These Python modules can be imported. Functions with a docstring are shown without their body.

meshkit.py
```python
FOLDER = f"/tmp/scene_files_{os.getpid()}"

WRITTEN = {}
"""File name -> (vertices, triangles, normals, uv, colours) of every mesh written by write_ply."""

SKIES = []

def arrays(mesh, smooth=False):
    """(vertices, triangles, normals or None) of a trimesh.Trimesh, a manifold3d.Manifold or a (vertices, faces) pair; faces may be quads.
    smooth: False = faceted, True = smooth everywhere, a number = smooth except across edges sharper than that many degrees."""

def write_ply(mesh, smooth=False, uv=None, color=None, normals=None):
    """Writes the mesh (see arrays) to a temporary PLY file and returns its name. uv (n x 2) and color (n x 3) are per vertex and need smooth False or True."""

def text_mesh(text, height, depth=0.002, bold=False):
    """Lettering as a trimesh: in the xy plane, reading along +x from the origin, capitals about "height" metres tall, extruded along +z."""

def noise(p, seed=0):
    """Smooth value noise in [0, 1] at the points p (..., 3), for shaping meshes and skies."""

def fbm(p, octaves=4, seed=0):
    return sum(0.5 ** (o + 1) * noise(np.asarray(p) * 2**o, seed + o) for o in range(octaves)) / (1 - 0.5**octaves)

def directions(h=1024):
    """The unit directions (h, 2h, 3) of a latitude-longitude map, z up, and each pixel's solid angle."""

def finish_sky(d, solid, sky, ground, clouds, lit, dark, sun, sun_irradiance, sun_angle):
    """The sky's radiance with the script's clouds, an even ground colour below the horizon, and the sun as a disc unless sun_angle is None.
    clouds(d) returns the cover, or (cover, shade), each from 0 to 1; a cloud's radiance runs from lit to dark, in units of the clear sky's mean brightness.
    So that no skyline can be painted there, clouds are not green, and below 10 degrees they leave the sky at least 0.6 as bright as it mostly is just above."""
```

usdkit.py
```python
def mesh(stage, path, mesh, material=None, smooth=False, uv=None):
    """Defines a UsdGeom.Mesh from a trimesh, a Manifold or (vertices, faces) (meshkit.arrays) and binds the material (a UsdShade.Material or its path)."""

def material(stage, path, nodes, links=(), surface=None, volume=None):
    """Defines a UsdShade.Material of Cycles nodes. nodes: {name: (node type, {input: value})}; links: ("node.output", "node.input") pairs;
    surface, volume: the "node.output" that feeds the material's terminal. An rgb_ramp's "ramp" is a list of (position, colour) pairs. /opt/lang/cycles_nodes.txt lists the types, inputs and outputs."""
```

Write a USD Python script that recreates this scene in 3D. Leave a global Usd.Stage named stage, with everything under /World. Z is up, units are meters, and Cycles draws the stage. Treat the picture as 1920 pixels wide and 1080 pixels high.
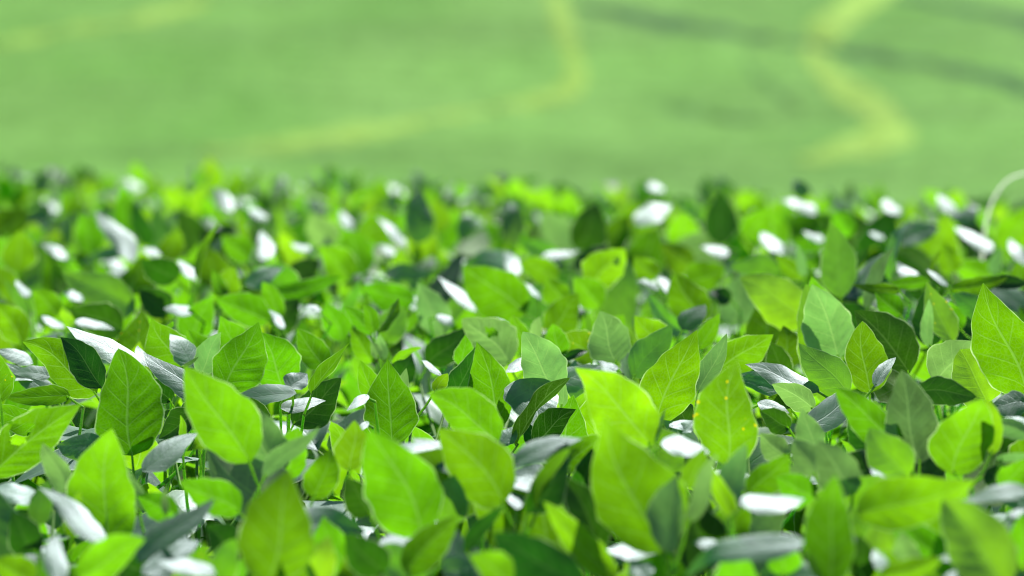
import math, random
import numpy as np
import trimesh
import usdkit, meshkit
from pxr import Gf, Sdf, Usd, UsdGeom, UsdLux, UsdShade, Vt

stage = Usd.Stage.CreateInMemory()
UsdGeom.SetStageUpAxis(stage, 'Z')
UsdGeom.SetStageMetersPerUnit(stage, 1.0)
UsdGeom.Xform.Define(stage, '/World')
UsdGeom.Scope.Define(stage, '/World/Looks')
R = random.Random(7)

# ---------------------------------------------------------------- camera, sky, sun, exposure
FPX = 7292.0                       # focal length in pixels of the 1920 px wide photograph
CAM = np.array([0.0, 0.0, 1.04])
YH = 53.0                          # image row of the level line
PITCH = math.atan((540 - YH) / FPX)
EXPOSURE = 0.95
SUN_EL, SUN_AZ = math.radians(54), math.radians(22)     # azimuth from +y (the viewing direction) towards +x
SUN = np.array([math.sin(SUN_AZ) * math.cos(SUN_EL), math.cos(SUN_AZ) * math.cos(SUN_EL), math.sin(SUN_EL)])
FOCUS = 3.8

cam = UsdGeom.Camera.Define(stage, '/World/camera')
cam.AddTranslateOp().Set(Gf.Vec3d(*CAM))
cam.AddRotateXOp().Set(90 - math.degrees(PITCH))
cam.CreateHorizontalApertureAttr(36.0)
cam.CreateFocalLengthAttr(36.0 * FPX / 1920)
cam.CreateFStopAttr(5.2)
cam.CreateFocusDistanceAttr(FOCUS)
cam.CreateClippingRangeAttr(Gf.Vec2f(0.05, 5000))
cam.CreateExposureAttr(EXPOSURE)

sky_mat = usdkit.material(stage, '/World/Looks/sky_look', {
    'sky': ('sky_texture', {'sky_type': 'single_scattering', 'sun_disc': False, 'sun_elevation': SUN_EL, 'sun_rotation': SUN_AZ,
                            'altitude': 200.0, 'air_density': 1.0, 'aerosol_density': 0.7, 'ozone_density': 1.0}),
    'bg': ('background_shader', {'strength': 0.052})}, [('sky.color', 'bg.color')], surface='bg.background')
dome = UsdLux.DomeLight.Define(stage, '/World/sky')
dome.CreateIntensityAttr(1.0)
UsdShade.MaterialBindingAPI.Apply(dome.GetPrim()).Bind(sky_mat)
dome.GetPrim().SetCustomDataByKey('kind', 'structure')

sun = UsdLux.DistantLight.Define(stage, '/World/sun')
sun.CreateIntensityAttr(1.2)
sun.CreateAngleAttr(0.5)
sun.CreateNormalizeAttr(True)
sun.CreateColorAttr(Gf.Vec3f(1.0, 0.955, 0.88))
zax = SUN
xax = np.cross([0, 0, 1.0], zax); xax /= np.linalg.norm(xax)
yax = np.cross(zax, xax)
M = np.eye(4); M[0, :3], M[1, :3], M[2, :3] = xax, yax, zax
sun.AddTransformOp().Set(Gf.Matrix4d(*M.ravel().tolist()))

# ---------------------------------------------------------------- camera geometry helpers
CP, SP = math.cos(PITCH), math.sin(PITCH)
FWD, UP, RIGHT = np.array([0, CP, -SP]), np.array([0, SP, CP]), np.array([1.0, 0, 0])

def ray(px, py):
    return FWD + RIGHT * ((px - 960) / FPX) + UP * (-(py - 540) / FPX)
def at(px, py, d):
    return CAM + ray(px, py) * d
def project(p):
    q = np.asarray(p, float) - CAM
    w = q @ FWD
    return np.stack([960 + FPX * (q @ RIGHT) / w, 540 - FPX * (q @ UP) / w, w], -1)

def unit(v):
    v = np.asarray(v, float)
    return v / (np.linalg.norm(v) + 1e-12)

# ---------------------------------------------------------------- terrain
def smooth(a, b, x):
    t = np.clip((np.asarray(x, float) - a) / (b - a), 0, 1)
    return t * t * (3 - 2 * t)
def field_edge(x):
    return 9.1 - 0.40 * np.asarray(x, float)            # where the near field tips over: nearer on the right
def ground_z(x, y):
    x, y = np.asarray(x, float), np.asarray(y, float)
    near = -0.012 * x * smooth(40, 10, np.abs(x))
    fall = -13.0 * smooth(9.0, 125, y - 9.35 + field_edge(np.clip(x, -4, 4)) * 0 + 9.35) - 0.10 * np.clip(y - field_edge(np.clip(x, -6, 6)), 0, 12)
    rise = 0.15 * np.clip(y - 150, 0, 170) + 0.09 * np.clip(y - 320, 0, 200)
    far = smooth(60, 170, y)
    roll = (meshkit.fbm(np.stack([x / 55, y / 70, 0 * x], -1), 3, 5) - .5) * 5.0 * far
    return near + fall + rise + roll - 0.00006 * np.clip(np.abs(x) - 60, 0, 500) ** 2 * far

def tag(prim, label=None, cat=None, group=None, kind=None):
    p = prim.GetPrim() if hasattr(prim, 'GetPrim') else prim
    for k, v in (('label', label), ('category', cat), ('group', group), ('kind', kind)):
        if v:
            p.SetCustomDataByKey(k, v)
    return p

taken = {}
def numbered(parent, name):
    k = (parent, name)
    n = taken.get(k, 0)
    taken[k] = n + 1
    return f'{parent}/{name}' if n == 0 else f'{parent}/{name}_{n:03d}'

# ---------------------------------------------------------------- materials
def leaf_material(name, top, under, trans, trans_under, rough=0.50, spec=0.75, spots=None, veins=1.0, edge=(0.42, 0.50, 0.30)):
    n = {
        'st': ('attribute', {'attribute': 'st'}), 'uv': ('separate_xyz', {}),
        'v2': ('math', {'math_type': 'multiply_add', 'value2': 2.0, 'value3': -1.0}),
        'av': ('math', {'math_type': 'absolute'}),
        'mid': ('map_range', {'range_type': 'smoothstep', 'from_min': 0.016, 'from_max': 0.055, 'to_min': 1.0, 'to_max': 0.0, 'clamp': True}),
        # side veins sweep forward from the midrib
        'bend': ('math', {'math_type': 'power', 'value2': 0.85}),
        'sh': ('math', {'math_type': 'multiply_add', 'value2': -0.25}),
        'ph': ('math', {'math_type': 'multiply', 'value2': 5.6}),
        'fr': ('math', {'math_type': 'fraction'}),
        'ce': ('math', {'math_type': 'subtract', 'value2': 0.5}),
        'ab': ('math', {'math_type': 'absolute'}),
        'side': ('map_range', {'range_type': 'smoothstep', 'from_min': 0.015, 'from_max': 0.07, 'to_min': 1.0, 'to_max': 0.0, 'clamp': True}),
        'fade': ('map_range', {'range_type': 'smoothstep', 'from_min': 0.55, 'from_max': 0.97, 'to_min': 0.55, 'to_max': 0.05, 'clamp': True}),
        'sf': ('math', {'math_type': 'multiply'}),
        'vein': ('math', {'math_type': 'maximum'}),
        # fine net of small veins
        'sc': ('mapping', {'scale': (26.0, 16.0, 1.0)}),
        'net': ('voronoi_texture', {'feature': 'distance_to_edge', 'scale': 1.0, 'randomness': 0.9}),
        'netm': ('map_range', {'range_type': 'smoothstep', 'from_min': 0.0, 'from_max': 0.16, 'to_min': 1.0, 'to_max': 0.0, 'clamp': True}),
        'margin': ('map_range', {'range_type': 'smoothstep', 'from_min': 0.945, 'from_max': 0.99, 'to_min': 0.0, 'to_max': 1.0, 'clamp': True}),
        'geo': ('geometry', {}), 'inf': ('object_info', {}),
        'tex': ('texture_coordinate', {}),
        'mott': ('noise_texture', {'scale': 38.0, 'detail': 3.0, 'roughness': 0.6}),
        'mottv': ('map_range', {'from_min': 0.3, 'from_max': 0.7, 'to_min': 0.76, 'to_max': 1.20, 'clamp': True}),
        # colours
        'base': ('mix', {'color1': top, 'color2': under}),
        'tr0': ('mix', {'color1': trans, 'color2': trans_under}),
        'rv': ('map_range', {'from_min': 0.0, 'from_max': 1.0, 'to_min': 0.74, 'to_max': 1.14, 'clamp': True}),
        'rh': ('map_range', {'from_min': 0.0, 'from_max': 1.0, 'to_min': 0.488, 'to_max': 0.512, 'clamp': True}),
        'r2': ('white_noise_texture', {'dimensions': '1D'}),
        'vv': ('math', {'math_type': 'multiply'}),
        'hb': ('hsv', {'saturation': 1.0}), 'ht': ('hsv', {'saturation': 1.0}),
        'veinb': ('mix', {'color2': (0.16, 0.24, 0.10)}),
        'veint': ('mix', {'color2': (0.20, 0.36, 0.09)}),
        'vfb': ('mix_float', {'a': 0.16, 'b': 0.42 * veins}),
        'vmb': ('math', {'math_type': 'multiply'}),
        'vft': ('mix_float', {'a': 0.10, 'b': 0.24 * veins}),
        'vmt': ('math', {'math_type': 'multiply'}),
        'nb': ('math', {'math_type': 'multiply', 'value2': 0.26}),
        'vall': ('math', {'math_type': 'add', 'use_clamp': True}),
        'edgeb': ('mix', {'color2': edge}), 'edget': ('mix', {'color2': (0.36, 0.50, 0.22)}),
        'en': ('noise_texture', {'scale': 55.0, 'detail': 2.0}), 'enm': ('map_range', {'from_min': 0.38, 'from_max': 0.66, 'to_min': 0.08, 'to_max': 0.85, 'clamp': True}),
        'em': ('math', {'math_type': 'multiply'}),
        'hgt': ('math', {'math_type': 'multiply_add', 'value2': -0.5}),
        'hgt2': ('math', {'math_type': 'multiply', 'value2': 0.14}),
        'bmp': ('bump', {'strength': 0.32, 'distance': 0.0012}),
        'ro': ('mix_float', {'a': rough, 'b': 0.62}),
        'sl': ('mix_float', {'a': spec, 'b': 0.05}), 'sw': ('mix_float', {'a': 0.03, 'b': 0.008}),
        'p': ('principled_bsdf', {'specular_tint': (0.60, 0.79, 1.0), 'sheen_roughness': 0.35, 'sheen_tint': (0.95, 1.0, 0.9)}),
        't': ('translucent_bsdf', {}),
        'add': ('add_closure', {}),
    }
    l = [('st.vector', 'uv.vector'), ('uv.y', 'v2.value1'), ('v2.value', 'av.value1'), ('av.value', 'mid.value'),
         ('av.value', 'bend.value1'), ('bend.value', 'sh.value1'), ('uv.x', 'sh.value3'), ('sh.value', 'ph.value1'), ('ph.value', 'fr.value1'),
         ('fr.value', 'ce.value1'), ('ce.value', 'ab.value1'), ('ab.value', 'side.value'), ('av.value', 'fade.value'),
         ('side.result', 'sf.value1'), ('fade.result', 'sf.value2'), ('mid.result', 'vein.value1'), ('sf.value', 'vein.value2'),
         ('st.vector', 'sc.vector'), ('sc.vector', 'net.vector'), ('net.distance', 'netm.value'), ('av.value', 'margin.value'),
         ('geo.position', 'mott.vector'), ('mott.fac', 'mottv.value'),
         ('geo.backfacing', 'base.fac'), ('geo.backfacing', 'tr0.fac'),
         ('inf.random', 'rv.value'), ('inf.random', 'r2.w'), ('r2.value', 'rh.value'), ('rv.result', 'vv.value1'), ('mottv.result', 'vv.value2'),
         ('base.color', 'hb.color'), ('rh.result', 'hb.hue'), ('vv.value', 'hb.value'),
         ('tr0.color', 'ht.color'), ('rh.result', 'ht.hue'), ('vv.value', 'ht.value'),
         ('netm.result', 'nb.value1'), ('nb.value', 'vall.value1'), ('vein.value', 'vall.value2'),
         ('geo.backfacing', 'vfb.fac'), ('vfb.result', 'vmb.value1'), ('vall.value', 'vmb.value2'),
         ('geo.backfacing', 'vft.fac'), ('vft.result', 'vmt.value1'), ('vall.value', 'vmt.value2'),
         ('hb.color', 'veinb.color1'), ('vmb.value', 'veinb.fac'), ('ht.color', 'veint.color1'), ('vmt.value', 'veint.fac'),
         ('margin.result', 'em.value1'), ('geo.position', 'en.vector'), ('en.fac', 'enm.value'), ('enm.result', 'em.value2'),
         ('veinb.color', 'edgeb.color1'), ('em.value', 'edgeb.fac'), ('veint.color', 'edget.color1'), ('em.value', 'edget.fac'),
         ('netm.result', 'hgt2.value1'), ('vein.value', 'hgt.value1'), ('hgt2.value', 'hgt.value3'), ('hgt.value', 'bmp.height'),
         ('bmp.normal', 'p.normal'), ('bmp.normal', 't.normal'), ('geo.backfacing', 'ro.fac'), ('geo.backfacing', 'sl.fac'), ('geo.backfacing', 'sw.fac'), ('sw.result', 'p.sheen_weight'), ('sl.result', 'p.specular_ior_level'), ('ro.result', 'p.roughness'),
         ('p.BSDF', 'add.closure1'), ('t.BSDF', 'add.closure2')]
    cb, ct = 'edgeb.color', 'edget.color'
    if spots:
        n.update({'sps': ('mapping', {'scale': (15.0, 9.0, 1.0)}),
                  'spn': ('voronoi_texture', {'feature': 'f1', 'scale': 1.0, 'randomness': 1.0}),
                  'spm': ('map_range', {'range_type': 'smoothstep', 'from_min': 0.17, 'from_max': 0.30, 'to_min': 1.0, 'to_max': 0.0, 'clamp': True}),
                  'spl': ('noise_texture', {'scale': spots[0], 'detail': 1.0}),
                  'spk': ('map_range', {'from_min': spots[1], 'from_max': spots[1] + 0.06, 'to_min': 0.0, 'to_max': 1.0, 'clamp': True}),
                  'spf': ('math', {'math_type': 'multiply'}),
                  'spb': ('mix', {'color2': (0.36, 0.33, 0.02)}), 'spt': ('mix', {'color2': (0.50, 0.42, 0.0)})})
        l += [('st.vector', 'sps.vector'), ('sps.vector', 'spn.vector'), ('spn.distance', 'spm.value'), ('st.vector', 'spl.vector'), ('spl.fac', 'spk.value'),
              ('spm.result', 'spf.value1'), ('spk.result', 'spf.value2'), (cb, 'spb.color1'), ('spf.value', 'spb.fac'), (ct, 'spt.color1'), ('spf.value', 'spt.fac')]
        cb, ct = 'spb.color', 'spt.color'
    l += [(cb, 'p.base_color'), (ct, 't.color')]
    return usdkit.material(stage, '/World/Looks/' + name, n, l, surface='add.closure')

LEAF = leaf_material('leaf_look', (0.038, 0.086, 0.048), (0.032, 0.080, 0.002), (0.086, 0.258, 0.0003), (0.086, 0.258, 0.0005))
YOUNG = leaf_material('young_leaf_look', (0.048, 0.100, 0.030), (0.045, 0.095, 0.005), (0.132, 0.325, 0.0005), (0.128, 0.318, 0.001))
SHADOWED = leaf_material('shadowed_leaf_look', (0.009, 0.034, 0.006), (0.013, 0.042, 0.002), (0.015, 0.072, 0.0004), (0.015, 0.072, 0.0006), spec=0.26)  # leaf green darkened so that the colour stands in for shade
PALELEAF = leaf_material('pale_leaf_look', (0.060, 0.100, 0.060), (0.150, 0.215, 0.125), (0.095, 0.235, 0.024), (0.095, 0.225, 0.036), veins=2.2)
SPOTTED = leaf_material('spotted_leaf_look', (0.042, 0.085, 0.040), (0.036, 0.085, 0.004), (0.090, 0.250, 0.0005), (0.088, 0.245, 0.001), spots=(3.0, 0.56))
MATS = {'leaf': LEAF, 'pale': PALELEAF, 'young': YOUNG, 'shadowed': SHADOWED, 'spotted': SPOTTED}

def stem_material(name, c0, c1, sss=(0.22, 0.003, (0.35, 1.0, 0.12))):
    return usdkit.material(stage, '/World/Looks/' + name, {
    'geo': ('geometry', {}), 'nz': ('noise_texture', {'scale': 90.0, 'detail': 3.0}),
    'rp': ('rgb_ramp', {'ramp': [(0.3, c0), (0.7, c1)]}),
    'p': ('principled_bsdf', {'roughness': 0.6, 'specular_ior_level': 0.2, 'sheen_weight': 0.03, 'sheen_roughness': 0.3,
                              'subsurface_weight': sss[0], 'subsurface_scale': sss[1], 'subsurface_radius': sss[2]})},
    [('geo.position', 'nz.vector'), ('nz.fac', 'rp.fac'), ('rp.color', 'p.base_color')], surface='p.BSDF')
STEM = stem_material('stem_look', (0.050, 0.150, 0.012), (0.095, 0.215, 0.028))
STRAW = stem_material('straw_look', (0.16, 0.26, 0.11), (0.22, 0.31, 0.15), sss=(0.9, 0.006, (0.9, 1.0, 0.8)))
SOIL = usdkit.material(stage, '/World/Looks/soil_look', {
    'geo': ('geometry', {}), 'nz': ('noise_texture', {'scale': 14.0, 'detail': 6.0, 'roughness': 0.65}),
    'rp': ('rgb_ramp', {'ramp': [(0.3, (0.022, 0.014, 0.009)), (0.7, (0.075, 0.045, 0.028))]}),
    'bm': ('bump', {'strength': 0.8, 'distance': 0.02}),
    'p': ('principled_bsdf', {'roughness': 0.95, 'specular_ior_level': 0.2})},
    [('geo.position', 'nz.vector'), ('nz.fac', 'rp.fac'), ('rp.color', 'p.base_color'), ('nz.fac', 'bm.height'), ('bm.normal', 'p.normal')], surface='p.BSDF')

def crop_material(name, c0, c1, scale=0.07):
    """A whole crop canopy seen from far: leaf green broken up by patches and by single plants."""
    return usdkit.material(stage, '/World/Looks/' + name, {
        'geo': ('geometry', {}), 'mp': ('mapping', {'scale': (1.0, 0.45, 1.0)}),
        'big': ('noise_texture', {'scale': scale, 'detail': 4.0, 'roughness': 0.55}),
        'rp': ('rgb_ramp', {'ramp': [(0.34, c0), (0.66, c1)]}),
        'fine': ('noise_texture', {'scale': 2.2, 'detail': 4.0, 'roughness': 0.7}),
        'fm': ('map_range', {'from_min': 0.3, 'from_max': 0.7, 'to_min': 0.66, 'to_max': 1.36, 'clamp': True}),
        'wide': ('noise_texture', {'scale': 0.021, 'detail': 2.0}), 'wm': ('map_range', {'from_min': 0.35, 'from_max': 0.65, 'to_min': 0.88, 'to_max': 1.16, 'clamp': True}),
        'smp': ('mapping', {'rotation': (0.0, 0.0, 0.22), 'scale': (0.025, 0.11, 0.0)}), 'str': ('noise_texture', {'scale': 1.0, 'detail': 3.0, 'roughness': 0.6}),
        'stm': ('map_range', {'from_min': 0.32, 'from_max': 0.68, 'to_min': 0.84, 'to_max': 1.15, 'clamp': True}), 'vm2': ('math', {'math_type': 'multiply'}),
        'vm': ('math', {'math_type': 'multiply'}), 'h': ('hsv', {}), 'bm': ('bump', {'strength': 0.5, 'distance': 0.2}),
        'p': ('principled_bsdf', {'roughness': 0.85, 'specular_ior_level': 0.15, 'sheen_weight': 0.015, 'sheen_roughness': 0.5})},
        [('geo.position', 'mp.vector'), ('mp.vector', 'big.vector'), ('big.fac', 'rp.fac'), ('geo.position', 'fine.vector'), ('fine.fac', 'fm.value'),
         ('rp.color', 'h.color'), ('geo.position', 'wide.vector'), ('wide.fac', 'wm.value'), ('fm.result', 'vm.value1'), ('wm.result', 'vm.value2'), ('geo.position', 'smp.vector'), ('smp.vector', 'str.vector'), ('str.fac', 'stm.value'), ('vm.value', 'vm2.value1'), ('stm.result', 'vm2.value2'), ('vm2.value', 'h.value'), ('fine.fac', 'bm.height'), ('bm.normal', 'p.normal'), ('h.color', 'p.base_color')], surface='p.BSDF')
HILL = crop_material('hill_crop_look', (0.064, 0.202, 0.016), (0.100, 0.250, 0.036))
PALE = crop_material('pale_crop_look', (0.172, 0.325, 0.036), (0.198, 0.35, 0.046))
FAINT = crop_material('faint_pale_crop_look', (0.150, 0.298, 0.028), (0.175, 0.322, 0.038))
TRACKSHADE = crop_material('track_shade_look', (0.010, 0.074, 0.010), (0.013, 0.084, 0.011))  # shade of tracks and denser growth, both put into the strip colour
DIMTRACKSHADE = crop_material('dim_track_shade_look', (0.040, 0.150, 0.016), (0.052, 0.168, 0.022))  # weaker track shade, painted the same way for the faint lines

# ---------------------------------------------------------------- ground and far hillside
def grid_mesh(xs, ys, zf):
    X, Y = np.meshgrid(xs, ys, indexing='ij')
    V = np.stack([X, Y, zf(X, Y)], -1).reshape(-1, 3)
    nx, ny = len(xs), len(ys)
    i, j = np.meshgrid(np.arange(nx - 1), np.arange(ny - 1), indexing='ij')
    a = (i * ny + j).ravel()
    F = np.stack([a, a + ny, a + ny + 1, a + 1], -1)
    return V, F
xs = np.unique(np.round(np.concatenate([np.arange(-600, -60, 30), np.arange(-60, -6, 3), np.arange(-6, 6, .25), np.arange(6, 60, 3), np.arange(60, 601, 30)]), 3))
ys = np.unique(np.round(np.concatenate([np.arange(-30, 1, 3), np.arange(1, 25, .25), np.arange(25, 330, 3), np.arange(330, 901, 15)]), 3))
g = usdkit.mesh(stage, '/World/ground', grid_mesh(xs, ys, ground_z), SOIL, smooth=True)
tag(g, 'dark brown field soil under the soybean crop', 'ground', kind='structure')

def crop_z(x, y):
    x, y = np.asarray(x, float), np.asarray(y, float)
    bumps = meshkit.noise(np.stack([x * 1.3, y * 1.3, 0 * x], -1), 3) * .22 + meshkit.noise(np.stack([x * .35, y * .35, 0 * x], -1), 9) * .25
    rows = 0.10 * np.sin((y + 0.10 * x + 1.5 * np.sin(x / 9)) * 2 * math.pi / 2.6)
    return ground_z(x, y) + 0.55 + bumps + rows
hx = np.unique(np.round(np.concatenate([np.arange(-260, -50, 6), np.arange(-50, 50, .5), np.arange(50, 261, 6)]), 3))
hy = np.unique(np.round(np.concatenate([np.arange(26, 160, 3), np.arange(160, 275, .5), np.arange(275, 560, 6)]), 3))
hc = usdkit.mesh(stage, '/World/hillside_crop', grid_mesh(hx, hy, crop_z), HILL, smooth=True)
tag(hc, 'pale green crop covering the whole blurred hillside behind the soybeans', 'crop', kind='stuff')

def hill_at(px, py):
    """The point of the far crop under a pixel of the photograph."""
    r = ray(px, py)
    t = np.arange(140, 420, .25)
    P = CAM + t[:, None] * r
    below = P[:, 2] < crop_z(P[:, 0], P[:, 1])
    k = int(np.argmax(below)) if below.any() else len(t) - 1
    return P[k, :2]

def band(name, pts, wpx, mat, label, cat, lift=0.10):
    P = np.array([hill_at(*p) for p in pts])
    wd = .88 * np.array([w for w in wpx]) / FPX * np.array([np.hypot(*p) for p in P])
    n = 14 * (len(P) - 1) + 1
    s = np.linspace(0, len(P) - 1, n)
    from scipy.interpolate import PchipInterpolator
    k = np.arange(len(P))
    C = np.stack([PchipInterpolator(k, P[:, c])(s) for c in (0, 1)], -1)
    W = PchipInterpolator(k, wd)(s)
    kern = np.exp(-.5 * (np.arange(-15, 16) / 7.0) ** 2); kern /= kern.sum()
    C = np.stack([np.convolve(np.pad(C[:, q], 15, mode='reflect', reflect_type='odd'), kern, 'valid') for q in (0, 1)], -1)
    T = np.gradient(C, axis=0); T /= np.linalg.norm(T, axis=1, keepdims=True)
    N = np.stack([-T[:, 1], T[:, 0]], -1)
    # the strip is measured across the line of sight: stretch it along the slope, where the view is grazing
    stretch = np.convolve(np.pad(1.0 + 3.6 * np.abs(N[:, 1]), 15, mode='edge'), kern, 'valid')
    cross = np.linspace(-1, 1, 7)
    edge = 1 + .35 * (meshkit.noise(np.stack([C[:, 0], C[:, 1], 0 * W], -1) * .5, 4) - .5)
    V = []
    for c in cross:
        Q = C + N * (c * W * stretch * edge / 2)[:, None]
        z = crop_z(Q[:, 0], Q[:, 1]) + lift * (1 - abs(c)) ** .5 + .03
        V.append(np.column_stack([Q, z]))
    V = np.stack(V, 1).reshape(-1, 3)
    i, j = np.meshgrid(np.arange(n - 1), np.arange(6), indexing='ij')
    a = (i * 7 + j).ravel()
    F = np.stack([a, a + 7, a + 8, a + 1], -1)
    return tag(usdkit.mesh(stage, numbered('/World', name), (V, F), mat, smooth=True), label, cat)

band('pale_crop_strip', [(1660, -40), (1625, 8), (1558, 42), (1548, 66), (1556, 92)], [50, 55, 55, 48, 14], PALE,
     'short hooked pale yellow strip at the upper end of the winding pair on the hillside', 'crop strip')
band('pale_crop_strip', [(1515, 88), (1530, 112), (1555, 142), (1592, 176), (1634, 204), (1662, 226), (1668, 246), (1648, 264), (1585, 288), (1500, 306)], [22, 38, 46, 52, 58, 62, 62, 54, 34, 10], PALE,
     'long pale yellow strip of thin crop winding down the hillside to the field edge', 'crop strip')
band('pale_crop_strip', [(1040, -10), (1054, 40), (1064, 80), (1078, 115), (1082, 142), (1070, 164), (1040, 182), (985, 197), (930, 206)], [34, 42, 36, 32, 36, 36, 34, 26, 8], FAINT,
     'pale yellow strip that runs down the middle of the hillside and bends to one side', 'crop strip')
band('pale_crop_strip', [(915, 208), (850, 220), (780, 232), (690, 248), (600, 262), (500, 278), (380, 290)], [8, 18, 20, 30, 34, 26, 8], FAINT,
     'nearly level pale yellow strip just above the far edge of the soybeans', 'crop strip')
band('pale_crop_strip', [(385, 4), (330, 20), (270, 36), (170, 52), (80, 66), (-20, 82)], [26, 32, 22, 16, 16, 14], FAINT,
     'faint slanting yellow strip high in the hillside corner away from the hooked strip', 'crop strip')
band('dark_crop_line', [(1085, 10), (1140, 22), (1220, 42), (1300, 54), (1390, 66), (1470, 80), (1560, 92)], [8, 22, 30, 22, 16, 14, 6], TRACKSHADE,  # from here on: strips whose dark colour paints the shade of tracks
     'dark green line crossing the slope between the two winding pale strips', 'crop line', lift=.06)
band('dark_crop_line', [(1566, 92), (1620, 106), (1700, 116), (1800, 136), (1880, 154), (1990, 185)], [8, 32, 22, 20, 30, 30], TRACKSHADE,
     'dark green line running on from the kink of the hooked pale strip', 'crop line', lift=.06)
band('dark_crop_line', [(1680, -6), (1760, 8), (1850, 24), (1990, 56)], [14, 24, 32, 34], TRACKSHADE,
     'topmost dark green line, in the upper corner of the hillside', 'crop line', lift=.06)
band('dark_crop_line', [(1395, 110), (1412, 138), (1450, 166), (1496, 206)], [8, 14, 16, 6], DIMTRACKSHADE,
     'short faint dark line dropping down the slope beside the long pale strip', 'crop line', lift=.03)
band('dark_crop_line', [(1225, 198), (1290, 208), (1350, 216), (1425, 226)], [6, 16, 14, 4], DIMTRACKSHADE,
     'short level faint dark line low in the middle of the hillside', 'crop line', lift=.03)

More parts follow.
